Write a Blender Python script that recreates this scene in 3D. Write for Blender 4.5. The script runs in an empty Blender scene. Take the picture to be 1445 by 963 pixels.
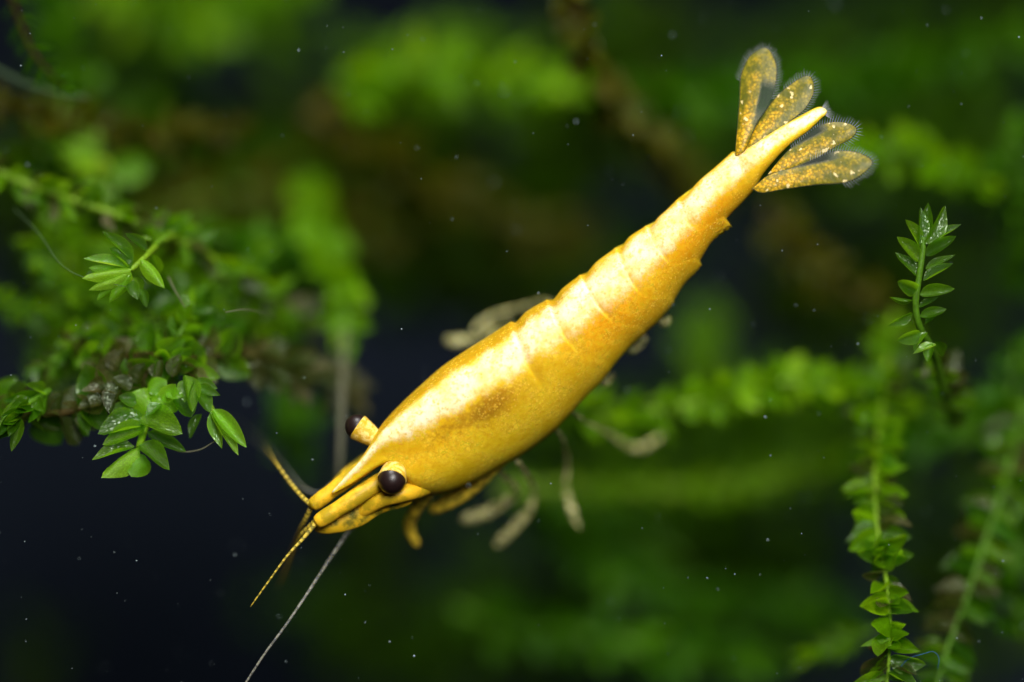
import bpy, math, random
import numpy as np
from mathutils import Matrix, Vector

random.seed(7)
rng = np.random.default_rng(7)
MM = 0.001                     # everything below is written in millimetres
D = 150.0                      # camera to the plane y = 0 (mm)
K = 33.67 / 1445.0             # mm per photo pixel in that plane

scene = bpy.context.scene
C = scene.collection

# ------------------------------------------------------------------ camera
cam_d = bpy.data.cameras.new('camera')
cam = bpy.data.objects.new('camera', cam_d); C.objects.link(cam)
cam.location = (0, -D * MM, 0); cam.rotation_euler = (math.radians(90), 0, 0)
cam_d.sensor_width = 36.0; cam_d.sensor_fit = 'HORIZONTAL'
cam_d.lens = 36.0 * D / 33.67
cam_d.clip_start = 0.005; cam_d.clip_end = 5.0
cam_d.dof.use_dof = True
cam_d.dof.focus_distance = (D - 1.35) * MM
cam_d.dof.aperture_fstop = cam_d.lens / 12.5
scene.camera = cam

# ------------------------------------------------------------------ world, lamps, exposure
world = bpy.data.worlds.new('World'); scene.world = world; world.use_nodes = True
bg = world.node_tree.nodes['Background']
bg.inputs['Color'].default_value = (0.30, 0.42, 0.70, 1); bg.inputs['Strength'].default_value = 0.002

def area(name, loc, target, size, power, color, spread):
    d = bpy.data.lights.new(name, 'AREA'); d.shape = 'DISK'; d.size = size * MM
    d.energy = power; d.color = color; d.spread = math.radians(spread)
    o = bpy.data.objects.new(name, d); C.objects.link(o)
    o.location = Vector(loc) * MM
    o.rotation_euler = (Vector(target) - Vector(loc)).to_track_quat('-Z', 'Y').to_euler()
    return o
area('tank_light', (-10, -44, 118), (1, 3, 2), 52, 0.0160, (1.0, 0.97, 0.93), 52)
area('front_fill', (24, -120, 56), (3, 0, 1), 80, 0.0240, (1.0, 0.97, 0.93), 36)  # added soft fill lamp, brightens the flank and under the eye from the front

vs = scene.view_settings
scene.display_settings.display_device = 'sRGB'
vs.view_transform = 'Standard'; vs.look = 'None'; vs.exposure = 0.0; vs.gamma = 1.0; vs.use_curve_mapping = False
cy = scene.cycles
cy.use_denoising = True; cy.use_adaptive_sampling = False
cy.max_bounces = 8; cy.diffuse_bounces = 3; cy.transmission_bounces = 4; cy.transparent_max_bounces = 12
cy.sample_clamp_indirect = 4.0

# ------------------------------------------------------------------ helpers
def P(px, py, y=0.0):
    f = K * (D + y) / D
    return np.array([(px - 722.5) * f, y, (481.5 - py) * f])

def smooth01(x):
    x = np.clip(x, 0, 1); return x * x * (3 - 2 * x)

def spline(pts, n):
    """Catmull-Rom through pts, n samples."""
    p = np.asarray(pts, float)
    if len(p) == 2:
        t = np.linspace(0, 1, n)[:, None]; return p[0] * (1 - t) + p[1] * t
    q = np.vstack([2 * p[0] - p[1], p, 2 * p[-1] - p[-2]])
    u = np.linspace(0, len(p) - 1, n); i = np.minimum(u.astype(int), len(p) - 2); t = (u - i)[:, None]
    a, b, c, d = q[i], q[i + 1], q[i + 2], q[i + 3]
    return 0.5 * (2 * b + (c - a) * t + (2 * a - 5 * b + 4 * c - d) * t**2 + (3 * b - a - 3 * c + d) * t**3)

def interp_table(pts, u):
    """Catmull-Rom of a table (rows at integer parameters) at parameters u (any shape)."""
    p = np.asarray(pts, float); q = np.vstack([2 * p[0] - p[1], p, 2 * p[-1] - p[-2]])
    u = np.clip(u, 0, len(p) - 1); i = np.minimum(u.astype(int), len(p) - 2); t = (u - i)[..., None]
    a, b, c, d = q[i], q[i + 1], q[i + 2], q[i + 3]
    return 0.5 * (2 * b + (c - a) * t + (2 * a - 5 * b + 4 * c - d) * t**2 + (3 * b - a - 3 * c + d) * t**3)

def link(name, me, mat, parent=None, origin=None):
    o = bpy.data.objects.new(name, me); C.objects.link(o)
    if mat is not None and len(me.materials) == 0: me.materials.append(mat)
    if parent is not None: o.parent = parent
    return o

def make_mesh(name, verts, faces, smooth=True, attrs=None):
    me = bpy.data.meshes.new(name)
    v = np.asarray(verts, float) * MM
    me.from_pydata(v.tolist(), [], faces if isinstance(faces, list) else faces.tolist())
    if smooth: me.polygons.foreach_set('use_smooth', np.ones(len(me.polygons), bool))
    for k, a in (attrs or {}).items():
        a = np.asarray(a, float)
        if a.ndim == 1:
            at = me.attributes.new(k, 'FLOAT', 'POINT'); at.data.foreach_set('value', a.astype(np.float32))
        else:
            at = me.attributes.new(k, 'FLOAT_COLOR', 'POINT')
            if a.shape[1] == 3: a = np.hstack([a, np.ones((len(a), 1))])
            at.data.foreach_set('color', a.astype(np.float32).ravel())
    me.update(); return me

ORIGIN = {}
def thing(name, label, cat, loc, group=None):
    o = bpy.data.objects.new(name, None); C.objects.link(o)
    o.location = Vector(loc) * MM; o.empty_display_size = 0.001
    o['label'] = label; o['category'] = cat
    if group: o['group'] = group
    ORIGIN[o.name] = np.asarray(loc, float)
    return o
def tag(o, label=None, cat=None, group=None, kind=None):
    for k, v in (('label', label), ('category', cat), ('group', group), ('kind', kind)):
        if v: o[k] = v
    return o
def root_of(o):
    while o.parent is not None: o = o.parent
    return o
def part(name, verts, faces, mat, parent, smooth=True, attrs=None):
    org = ORIGIN.get(root_of(parent).name, np.zeros(3))
    return link(name, make_mesh(name, np.asarray(verts) - org, faces, smooth, attrs), mat, parent)

def tube_geo(pts, radii, ns=10, flat=1.0, flat_axis=None, cap=True):
    pts = np.asarray(pts, float); n = len(pts); radii = np.broadcast_to(np.asarray(radii, float), (n,))
    tan = np.gradient(pts, axis=0); tan /= np.linalg.norm(tan, axis=1)[:, None] + 1e-12
    ref = np.array([0, 1.0, 0]) if flat_axis is None else np.asarray(flat_axis, float)
    if abs(tan[0] @ ref) > 0.95: ref = np.array([1.0, 0, 0])
    verts = []; a = np.linspace(0, 2 * np.pi, ns, endpoint=False)
    nrm = ref - tan[0] * (ref @ tan[0]); nrm /= np.linalg.norm(nrm)
    for i in range(n):
        nrm = nrm - tan[i] * (nrm @ tan[i]); nrm /= np.linalg.norm(nrm) + 1e-12
        bi = np.cross(tan[i], nrm)
        verts.append(pts[i] + radii[i] * (flat * np.cos(a)[:, None] * nrm + np.sin(a)[:, None] * bi))
    v = np.vstack(verts); f = []
    for i in range(n - 1):
        for j in range(ns):
            j2 = (j + 1) % ns
            f.append((i * ns + j, i * ns + j2, (i + 1) * ns + j2, (i + 1) * ns + j))
    if cap:
        f.append(tuple(range(ns))[::-1]); f.append(tuple((n - 1) * ns + j for j in range(ns)))
    along = np.concatenate([[0], np.cumsum(np.linalg.norm(np.diff(pts, axis=0), axis=1))])
    return v, f, np.repeat(along, ns)

# ------------------------------------------------------------------ materials
class NT:
    def __init__(s, name):
        s.m = bpy.data.materials.new(name); s.m.use_nodes = True; s.t = s.m.node_tree; s.t.nodes.clear()
        s.out = s.n('ShaderNodeOutputMaterial')
    def n(s, kind, **kw):
        x = s.t.nodes.new(kind)
        for k, v in kw.items(): setattr(x, k, v)
        return x
    def set(s, node, name, val):
        sock = node.inputs[name]
        if hasattr(val, 'is_output'): s.t.links.new(val, sock)
        else: sock.default_value = (*val, 1) if (isinstance(val, tuple) and len(val) == 3 and sock.type == 'RGBA') else val
    def math(s, op, a, b=0.0, clamp=False):
        x = s.n('ShaderNodeMath', operation=op, use_clamp=clamp); s.set(x, 0, a); s.set(x, 1, b); return x.outputs[0]
    def mix(s, fac, a, b, mode='MIX'):
        x = s.n('ShaderNodeMix', data_type='RGBA', blend_type=mode); s.set(x, 0, fac); s.set(x, 6, a); s.set(x, 7, b); return x.outputs[2]
    def ramp(s, v, lo, hi, a=0.0, b=1.0):
        x = s.n('ShaderNodeMapRange', interpolation_type='SMOOTHSTEP'); s.set(x, 0, v)
        s.set(x, 1, lo); s.set(x, 2, hi); s.set(x, 3, a); s.set(x, 4, b); return x.outputs[0]
    def coord(s, scale=1000.0):
        c = s.n('ShaderNodeTexCoord'); mp = s.n('ShaderNodeMapping'); mp.inputs['Scale'].default_value = (scale,) * 3
        s.t.links.new(c.outputs['Object'], mp.inputs['Vector']); return mp.outputs[0]
    def noise(s, vec, scale, detail=3, rough=0.55, dist=0.0):
        x = s.n('ShaderNodeTexNoise'); s.set(x, 'Vector', vec); s.set(x, 'Scale', scale); s.set(x, 'Detail', detail)
        s.set(x, 'Roughness', rough); s.set(x, 'Distortion', dist); return x.outputs['Fac']
    def voro(s, vec, scale, feature='F1', out='Distance', rnd=1.0):
        x = s.n('ShaderNodeTexVoronoi', feature=feature); s.set(x, 'Vector', vec); s.set(x, 'Scale', scale); s.set(x, 'Randomness', rnd); return x.outputs[out]
    def attr(s, name, out='Fac'):
        x = s.n('ShaderNodeAttribute', attribute_name=name); return x.outputs[out]
    def bump(s, h, strength, dist_mm):
        x = s.n('ShaderNodeBump'); s.set(x, 'Height', h); s.set(x, 'Strength', strength); s.set(x, 'Distance', dist_mm * MM); return x.outputs[0]
    def principled(s, **kw):
        x = s.n('ShaderNodeBsdfPrincipled')
        for k, v in kw.items(): s.set(x, k.replace('_', ' '), v)
        return x
    def done(s, shader): s.t.links.new(shader, s.out.inputs[0]); return s.m

def body_material():
    t = NT('shrimp_shell'); c = t.coord()
    sep = t.n('ShaderNodeSeparateColor'); t.set(sep, 0, t.attr('pigment', 'Color'))
    pale_a, brown_a, orange_a = sep.outputs
    gran_a = t.attr('granule')
    n1 = t.noise(c, 1.6, 6, 0.62); n2 = t.noise(c, 6.0, 5, 0.65); n3 = t.noise(c, 20.0, 3, 0.6)
    # flank: lemon to amber
    flank = t.mix(t.ramp(n1, 0.35, 0.68), (0.74, 0.50, 0.010), (0.92, 0.67, 0.035))
    flank = t.mix(t.math('MULTIPLY', orange_a, t.ramp(n2, 0.3, 0.62, 0.35, 1.0)), flank, (0.90, 0.38, 0.006))
    flank = t.mix(t.math('MULTIPLY', t.attr('olive'), 0.9), flank, (0.36, 0.24, 0.005))
    # greenish veins in the flank
    vein = t.noise(c, 1.9, 2, 0.5, 1.4)
    vein = t.ramp(t.math('ABSOLUTE', t.math('SUBTRACT', vein, 0.5)), 0.0, 0.022, 1.0, 0.0)
    flank = t.mix(t.math('MULTIPLY', vein, t.ramp(n1, 0.40, 0.56, 0.0, 0.6)), flank, (0.50, 0.46, 0.012))
    net = t.ramp(t.voro(c, 5.5), 0.30, 0.62, 0.0, 0.35)
    flank = t.mix(t.math('MULTIPLY', net, t.ramp(n1, 0.46, 0.62)), flank, (0.50, 0.28, 0.005))
    # gut and liver showing through
    br = t.ramp(t.math('ADD', brown_a, t.math('MULTIPLY', t.math('SUBTRACT', n2, 0.5), 1.3)), 0.18, 0.90)
    flank = t.mix(t.math('MULTIPLY', br, 0.85), flank, (0.24, 0.10, 0.006))
    # yellow pigment grains
    v = t.voro(c, 8.0); gr = t.ramp(v, 0.20, 0.36, 1.0, 0.0)
    gr = t.math('MULTIPLY', gr, t.math('MULTIPLY', gran_a, t.ramp(n2, 0.40, 0.55)))
    flank = t.mix(t.math('MULTIPLY', gran_a, 0.45), flank, (0.50, 0.23, 0.004))
    flank = t.mix(t.math('MULTIPLY', gr, 0.9), flank, (0.95, 0.64, 0.08))
    # fine pigment dots all over the flank
    dots = t.ramp(t.voro(c, 12.0), 0.20, 0.42, 1.0, 0.0)
    flank = t.mix(t.math('MULTIPLY', t.ramp(n2, 0.45, 0.65), 0.40), flank, (0.64, 0.33, 0.004))
    flank = t.mix(t.math('MULTIPLY', dots, t.ramp(n1, 0.40, 0.65, 0.0, 0.45)), flank, (0.95, 0.68, 0.08))
    # pale dorsal pigment with a broken edge
    pe = t.math('ADD', pale_a, t.math('MULTIPLY', t.math('SUBTRACT', n2, 0.5), 0.80))
    pe = t.math('ADD', pe, t.math('MULTIPLY', t.math('SUBTRACT', n1, 0.5), 0.7))
    pe = t.math('ADD', pe, t.math('MULTIPLY', t.math('SUBTRACT', n3, 0.5), 0.40))
    pm = t.ramp(pe, 0.34, 0.86)
    pale = t.mix(t.ramp(n1, 0.32, 0.66), (0.86, 0.69, 0.26), (0.90, 0.83, 0.56))
    pale = t.mix(t.ramp(n2, 0.48, 0.68, 0.0, 0.75), pale, (0.72, 0.45, 0.06))
    pale = t.mix(t.ramp(n3, 0.56, 0.72, 0.0, 0.4), pale, (0.66, 0.40, 0.04))
    blot = t.math('MULTIPLY', t.ramp(t.voro(c, 6.5), 0.18, 0.40, 1.0, 0.0), t.ramp(t.noise(c, 2.6, 4, 0.65), 0.46, 0.60))
    pale = t.mix(t.math('MULTIPLY', blot, 0.7), pale, (0.68, 0.42, 0.05))
    # tiny dark pores and pits
    pit = t.math('MULTIPLY', t.ramp(t.voro(c, 3.1), 0.05, 0.13, 1.0, 0.0), t.ramp(n1, 0.45, 0.6))
    pale = t.mix(t.math('MULTIPLY', pit, 0.45), pale, (0.48, 0.40, 0.16))
    col = t.mix(pm, flank, pale)
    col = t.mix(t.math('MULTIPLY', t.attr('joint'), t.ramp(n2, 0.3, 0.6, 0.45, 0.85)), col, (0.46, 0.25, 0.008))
    h = t.math('ADD', t.math('MULTIPLY', n3, 0.5), t.math('ADD', t.math('MULTIPLY', gr, 0.5), n2))
    b = t.principled(Base_Color=col, Roughness=t.ramp(n2, 0.3, 0.7, 0.5, 0.75), Specular_IOR_Level=0.12,
                     Subsurface_Weight=0.6, Subsurface_Scale=0.45 * MM, Normal=t.bump(h, 0.28, 0.05))
    b.inputs['Subsurface Radius'].default_value = (1.0, 0.55, 0.08)
    return t.done(b.outputs[0])

def limb_material(name, col_a, col_b, scale, alpha, bands=None):
    """Half-clear limb with pigment patches (bands: period in mm along the limb)."""
    t = NT(name); c = t.coord(); n = t.noise(c, scale, 4, 0.6)
    f = t.ramp(n, 0.40, 0.60)
    if bands:
        a = t.math('MULTIPLY', t.attr('along'), 1.0 / bands)
        w = t.math('ABSOLUTE', t.math('SUBTRACT', t.math('FRACT', t.math('ADD', a, t.math('MULTIPLY', n, 1.2))), 0.5))
        f = t.ramp(w, 0.16, 0.30)
    col = t.mix(f, col_a, col_b)
    b = t.principled(Base_Color=col, Roughness=0.45, Specular_IOR_Level=0.25, Subsurface_Weight=0.2, Subsurface_Scale=0.15 * MM,
                     Normal=t.bump(n, 0.3, 0.03))
    b.inputs['Subsurface Radius'].default_value = (1.0, 0.6, 0.1)
    t.set(b, 'Alpha', t.math('ADD', t.math('MULTIPLY', f, 1.0 - alpha), alpha))
    return t.done(b.outputs[0])

def cornea_material():
    t = NT('cornea'); c = t.coord()
    col = t.mix(t.noise(c, 8, 3), (0.008, 0.004, 0.004), (0.022, 0.010, 0.009))
    b = t.principled(Base_Color=col, Roughness=0.36, Specular_IOR_Level=0.45, Normal=t.bump(t.voro(c, 26), 0.12, 0.02))
    return t.done(b.outputs[0])

def fan_material():
    t = NT('tail_blade'); c = t.coord(); rim = t.attr('rim'); wash = t.attr('wash')
    n = t.noise(c, 3.0, 5, 0.65); nf = t.noise(c, 14, 3, 0.6)
    v = t.voro(c, 11.0)
    olive = t.mix(t.ramp(n, 0.35, 0.62), (0.10, 0.11, 0.003), (0.34, 0.26, 0.005))
    amber = t.mix(t.ramp(nf, 0.4, 0.6), (0.62, 0.31, 0.004), (0.84, 0.52, 0.02))
    col = t.mix(t.ramp(t.math('ADD', wash, t.math('MULTIPLY', t.math('SUBTRACT', n, 0.5), 1.6)), 0.22, 1.0), olive, amber)
    col = t.mix(t.math('MULTIPLY', t.ramp(v, 0.2, 0.36, 1.0, 0.0), t.ramp(n, 0.45, 0.7, 0.0, 0.5)), col, (0.56, 0.36, 0.02))
    dn = t.n('ShaderNodeVectorMath', operation='ADD'); nz = t.n('ShaderNodeTexNoise'); t.set(nz, 'Vector', c); t.set(nz, 'Scale', 5.0)
    sc_ = t.n('ShaderNodeVectorMath', operation='SCALE'); t.set(sc_, 0, nz.outputs['Color']); t.set(sc_, 'Scale', 0.35); t.set(dn, 0, c); t.set(dn, 1, sc_.outputs[0])
    col = t.mix(t.ramp(t.voro(c, 10.0), 0.38, 0.62, 0.0, 0.65), col, (0.10, 0.10, 0.003))
    sp = t.math('MULTIPLY', t.ramp(t.voro(dn.outputs[0], 3.4), 0.20, 0.27, 1.0, 0.0), t.ramp(t.noise(c, 1.3, 2), 0.46, 0.54))
    col = t.mix(sp, col, (0.86, 0.70, 0.32))
    edge = t.ramp(t.math('ADD', rim, t.math('MULTIPLY', t.math('SUBTRACT', nf, 0.5), 0.08)), 0.93, 0.97)
    line = t.math('MULTIPLY', t.ramp(rim, 0.89, 0.92), t.ramp(rim, 0.94, 0.97, 1.0, 0.0))
    col = t.mix(t.math('MULTIPLY', line, 0.75), col, (0.03, 0.04, 0.012))
    edge = t.math('MAXIMUM', edge, t.attr('clear'))
    col = t.mix(edge, col, (0.10, 0.12, 0.115))
    b = t.principled(Base_Color=col, Roughness=0.4, Specular_IOR_Level=0.3, Normal=t.bump(t.math('ADD', n, v), 0.2, 0.03))
    t.set(b, 'Alpha', t.math('SUBTRACT', 0.90, t.math('MULTIPLY', edge, 0.76)))
    tr = t.n('ShaderNodeBsdfTranslucent'); t.set(tr, 'Color', col)
    mx = t.n('ShaderNodeMixShader'); t.set(mx, 0, 0.15); t.set(mx, 1, b.outputs[0]); t.set(mx, 2, tr.outputs[0])
    return t.done(mx.outputs[0])

def plain(name, col, rough=0.6, alpha=1.0, spec=0.2):
    t = NT(name); c = t.coord(); n = t.noise(c, 9, 3)
    b = t.principled(Base_Color=t.mix(t.ramp(n, 0.3, 0.7), tuple(x * 0.75 for x in col), tuple(min(1, x * 1.2) for x in col)),
                     Roughness=rough, Specular_IOR_Level=spec, Alpha=alpha)
    return t.done(b.outputs[0])

def leaf_material(name, dark, mid, light, trans=0.4, gloss=0.35, clear=0.0):
    """Moss leaf one cell thick: the attribute 'tint' (0..1) and the object's random value pick the green; 'rim' the pale border."""
    t = NT(name); c = t.coord()
    oi = t.n('ShaderNodeObjectInfo'); rnd = oi.outputs['Random']
    tint = t.math('FRACT', t.math('ADD', t.attr('tint'), rnd)) if name != 'moss_leaf_far' else t.attr('tint')
    n = t.noise(c, 2.0, 4, 0.6); nf = t.noise(c, 11.0, 3)
    col = t.mix(t.ramp(tint, 0.0, 0.65), dark, mid)
    col = t.mix(t.ramp(tint, 0.6, 1.0), col, light)
    col = t.mix(t.ramp(n, 0.38, 0.68, 0.0, 0.5), col, tuple(x * 0.5 for x in dark))
    rim = t.attr('rim')
    col = t.mix(t.ramp(rim, 0.80, 1.0, 0.0, 0.45), col, light)
    cell = t.voro(c, 24.0)
    nb = t.bump(t.math('ADD', cell, t.math('MULTIPLY', nf, 0.8)), 0.55, 0.03)
    vc = t.n('ShaderNodeTexVoronoi'); t.set(vc, 'Vector', c); t.set(vc, 'Scale', 21.0)
    col = t.mix(t.ramp(vc.outputs['Distance'], 0.25, 0.6, 0.0, 0.55), col, tuple(x * 0.35 for x in mid))
    b = t.principled(Base_Color=col, Roughness=t.ramp(nf, 0.3, 0.7, 0.2, 0.45), Specular_IOR_Level=gloss * 0.6, Normal=nb)
    geo = t.n('ShaderNodeNewGeometry')
    off = t.n('ShaderNodeVectorMath', operation='SUBTRACT'); t.set(off, 0, vc.outputs['Color']); off.inputs[1].default_value = (0.5, 0.5, 0.5)
    scl = t.n('ShaderNodeVectorMath', operation='SCALE'); t.set(scl, 0, off.outputs[0]); t.set(scl, 'Scale', 0.7)
    add = t.n('ShaderNodeVectorMath', operation='ADD'); t.set(add, 0, geo.outputs['Normal']); t.set(add, 1, scl.outputs[0])
    nrm = t.n('ShaderNodeVectorMath', operation='NORMALIZE'); t.set(nrm, 0, add.outputs[0])
    gl = t.n('ShaderNodeBsdfGlossy'); t.set(gl, 'Color', (0.80, 0.95, 0.75)); t.set(gl, 'Roughness', 0.22); t.set(gl, 'Normal', nrm.outputs[0])
    tr = t.n('ShaderNodeBsdfTranslucent')
    t.set(tr, 'Color', t.mix(0.6, col, (min(1, light[0] * 1.5), min(1, light[1] * 1.5), light[2])))
    mx = t.n('ShaderNodeMixShader'); t.set(mx, 0, trans); t.set(mx, 1, b.outputs[0]); t.set(mx, 2, tr.outputs[0])
    mg = t.n('ShaderNodeMixShader'); t.set(mg, 0, t.ramp(t.noise(c, 1.2, 2), 0.44, 0.66, 0.0, 0.09 * gloss)); t.set(mg, 1, mx.outputs[0]); t.set(mg, 2, gl.outputs[0])
    sh = mg.outputs[0]
    if clear:
        tp = t.n('ShaderNodeBsdfTransparent'); t.set(tp, 'Color', (0.75, 0.95, 0.55))
        m2 = t.n('ShaderNodeMixShader'); t.set(m2, 0, clear); t.set(m2, 1, sh); t.set(m2, 2, tp.outputs[0]); sh = m2.outputs[0]
    return t.done(sh)

M = {
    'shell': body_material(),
    'limb_yellow': limb_material('limb_yellow', (0.50, 0.38, 0.03), (0.84, 0.60, 0.05), 4, 0.5),
    'limb_pale': limb_material('limb_pale', (0.24, 0.24, 0.08), (0.48, 0.46, 0.20), 3, 0.12),
    'peduncle': limb_material('peduncle', (0.50, 0.34, 0.012), (0.80, 0.47, 0.018), 1.8, 0.85),
    'scale': limb_material('antennal_scale', (0.22, 0.19, 0.015), (0.62, 0.38, 0.012), 2.4, 0.6),
    'flag_yellow': limb_material('flagellum_spotted', (0.36, 0.29, 0.05), (0.56, 0.41, 0.045), 6, 0.45, 0.22),
    'flag_grey': limb_material('flagellum_grey', (0.14, 0.145, 0.13), (0.22, 0.22, 0.18), 6, 0.5),
    'stalk': limb_material('eye_stalk', (0.62, 0.38, 0.02), (0.86, 0.66, 0.20), 6, 1.0),
    'cornea': cornea_material(),
    'fan': fan_material(),
    'seta': plain('seta', (0.40, 0.43, 0.44), 0.4, 0.6),
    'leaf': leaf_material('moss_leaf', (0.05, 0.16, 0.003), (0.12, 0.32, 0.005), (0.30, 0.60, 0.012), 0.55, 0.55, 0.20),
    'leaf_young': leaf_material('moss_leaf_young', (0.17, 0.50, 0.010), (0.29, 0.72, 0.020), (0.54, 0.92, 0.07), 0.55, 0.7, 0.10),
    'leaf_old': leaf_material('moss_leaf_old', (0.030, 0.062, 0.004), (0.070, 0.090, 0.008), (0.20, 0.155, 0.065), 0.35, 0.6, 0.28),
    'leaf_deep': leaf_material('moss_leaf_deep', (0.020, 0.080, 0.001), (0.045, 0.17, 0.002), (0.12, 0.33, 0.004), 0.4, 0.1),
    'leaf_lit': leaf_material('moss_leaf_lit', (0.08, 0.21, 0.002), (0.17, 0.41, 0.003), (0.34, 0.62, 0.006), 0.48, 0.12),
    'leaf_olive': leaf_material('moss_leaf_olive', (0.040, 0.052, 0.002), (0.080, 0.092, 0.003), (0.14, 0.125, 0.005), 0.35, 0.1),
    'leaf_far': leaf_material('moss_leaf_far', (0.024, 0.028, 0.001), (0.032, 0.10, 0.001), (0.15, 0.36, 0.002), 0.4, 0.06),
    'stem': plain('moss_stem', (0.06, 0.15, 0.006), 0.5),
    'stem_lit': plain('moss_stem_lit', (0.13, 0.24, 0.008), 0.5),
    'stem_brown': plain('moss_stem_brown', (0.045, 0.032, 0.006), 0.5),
    'rhizoid': plain('rhizoid', (0.15, 0.15, 0.09), 0.5, 0.35),
    'thread': plain('algae_thread', (0.08, 0.14, 0.06), 0.5, 0.35),
    'thread_blue': plain('fibre', (0.04, 0.13, 0.30), 0.5, 0.7),
    'speck': plain('speck', (0.40, 0.52, 0.54), 0.5, 0.8),
}

# ------------------------------------------------------------------ setting: the dark rear of the tank
t = NT('dark_pane'); c = t.coord(); n = t.noise(c, 0.03, 2)
b = t.principled(Base_Color=t.mix(n, (0.009, 0.015, 0.027), (0.014, 0.021, 0.036)), Roughness=0.8, Specular_IOR_Level=0.1)
pane_m = t.done(b.outputs[0])
xs = 160.0; v = [(-xs, 95, -xs), (xs, 95, -xs), (xs, 95, xs), (-xs, 95, xs), (-xs, 99, -xs), (xs, 99, -xs), (xs, 99, xs), (-xs, 99, xs)]
f = [(0, 1, 2, 3), (5, 4, 7, 6), (4, 0, 3, 7), (1, 5, 6, 2), (3, 2, 6, 7), (4, 5, 1, 0)]
pane = link('tank_back_wall', make_mesh('tank_back_wall', v, f, False), pane_m)
tag(pane, 'dark navy rear wall of the fish tank behind the moss', kind='structure')

# ------------------------------------------------------------------ the shrimp
shrimp = thing('shrimp', 'bright yellow shrimp with a pale back stripe and black eyes swimming head down', 'shrimp', P(720, 560, 0))
RHO = math.radians(33)
# outline pairs (upper edge, lower edge) from the rostrum tip to the telson tip, and depth of the back
ST = [((468, 694), (470, 697), 1.0), ((490, 668), (500, 681), 1.0), ((510, 647), (526, 663), 1.0), ((519, 632), (545, 650), 1.1),
      ((526, 618), (560, 656), 1.2), ((531, 605), (574, 684), 1.25), ((541, 589), (593, 705), 1.27), ((563, 566), (622, 699), 1.27),
      ((588, 544), (660, 684), 1.28), ((620, 517), (700, 662), 1.28), ((655, 495), (744, 635), 1.28), ((690, 475), (785, 603), 1.28),
      ((722, 455), (822, 563), 1.28), ((750, 436), (846, 540), 1.28), ((778, 421), (868, 512), 1.26), ((800, 403), (888, 489), 1.25),
      ((822, 387), (908, 472), 1.25), ((846, 367), (926, 455), 1.25), ((870, 351), (945, 432), 1.22), ((892, 333), (962, 405), 1.2),
      ((913, 320), (980, 380), 1.2), ((935, 303), (996, 353), 1.15), ((957, 283), (1012, 325), 1.1), ((985, 258), (1030, 303), 1.05),
      ((1010, 237), (1048, 284), 1.0), ((1034, 216), (1064, 267), 0.9), ((1049, 207), (1079, 243), 0.75), ((1098, 180), (1112, 206), 0.6),
      ((1130, 163), (1141, 184), 0.5), ((1150, 152.5), (1158, 168), 0.45), ((1159, 151), (1165, 162), 0.4), ((1164, 153), (1167, 157), 0.4)]
tabU = np.array([s[0] for s in ST], float); tabL = np.array([s[1] for s in ST], float); tabR = np.array([[s[2]] for s in ST])
ydors = np.interp(np.arange(len(ST)), [0, 3, 4, 5, 6, 7, 9, 12, 16, 20, 25, 31], [-1.22, -1.54, -1.59, -1.62, -1.66, -1.74, -1.85, -1.8, -1.65, -1.5, -1.35, -1.2])[:, None]
BND = [0, 12, 13.8, 15.9, 18, 20, 22, 25, 31]      # edges of carapace, six abdominal rings, telson
NTH = 112
th = np.linspace(-np.pi, np.pi, NTH, endpoint=False)
thd = np.degrees(th)
def edge_offset(k):
    """How far the edge of ring k runs fore or aft of the section, by angle round the body."""
    if k == 0 or k == len(BND) - 1: return np.zeros(NTH)
    skew = -0.65 * smooth01((45 - thd) / 90)
    skew = np.where(thd < -150, skew * (180 + thd) / 30, skew)
    lobe = smooth01((np.abs(thd) - 55) / 45) * smooth01((165 - np.abs(thd)) / 30)
    amp = {1: -0.3, 2: 0.5, 3: 0.85, 4: 0.9, 5: 1.0, 6: 1.25, 7: 0.2}[k]
    return skew * (1.0 if k < 7 else 0.2) + amp * lobe
rows_u, rows_s, rows_k, rows_w = [], [], [], []
for k in range(len(BND) - 1):
    n = 70 if k == 0 else 40 if k == 7 else 22
    w = np.linspace(0 if k == 0 else 0.05, 1, n)
    e0, e1 = BND[k] + edge_offset(k), BND[k + 1] + edge_offset(k + 1)
    for wi in w:
        rows_u.append(e0 * (1 - wi) + e1 * wi)
        if k == 0: s = 0.055 * smooth01((wi - 0.80) / 0.2)
        elif k == 7: s = 0.0 - 0.04 * (1 - smooth01(wi / 0.1))
        else:
            s = -0.060 + 0.10 * smooth01(wi / 0.45) + 0.012 * smooth01((wi - 0.5) / 0.5)
            if wi > 0.93: s += 0.010
        rows_s.append(s); rows_k.append(k); rows_w.append(wi)
Uu = np.array(rows_u); nR = len(Uu); S = np.array(rows_s)[:, None] * np.ones(NTH)
pU = interp_table(tabU, Uu); pL = interp_table(tabL, Uu); rr = interp_table(tabR, Uu)[..., 0]; yd = interp_table(ydors, Uu)[..., 0]
Cpx = (pU + pL) / 2; H = (pU - pL) / 2; E = np.linalg.norm(H, axis=-1) * K
pv = np.stack([H[..., 0], np.zeros_like(E), -H[..., 1]], -1); pv /= np.linalg.norm(pv, axis=-1)[..., None] + 1e-9
Yv = np.array([0, 1.0, 0])
cr, sr = math.cos(RHO), math.sin(RHO)
dv = sr * pv - cr * Yv; lv = cr * pv + sr * Yv
a_ = E / np.sqrt(cr**2 + rr**2 * sr**2); b_ = rr * a_
yc = yd + b_ * cr
TH = np.broadcast_to(th, Uu.shape)
ct, st_ = np.cos(TH), np.sin(TH); TD_ = np.degrees(TH)
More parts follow.
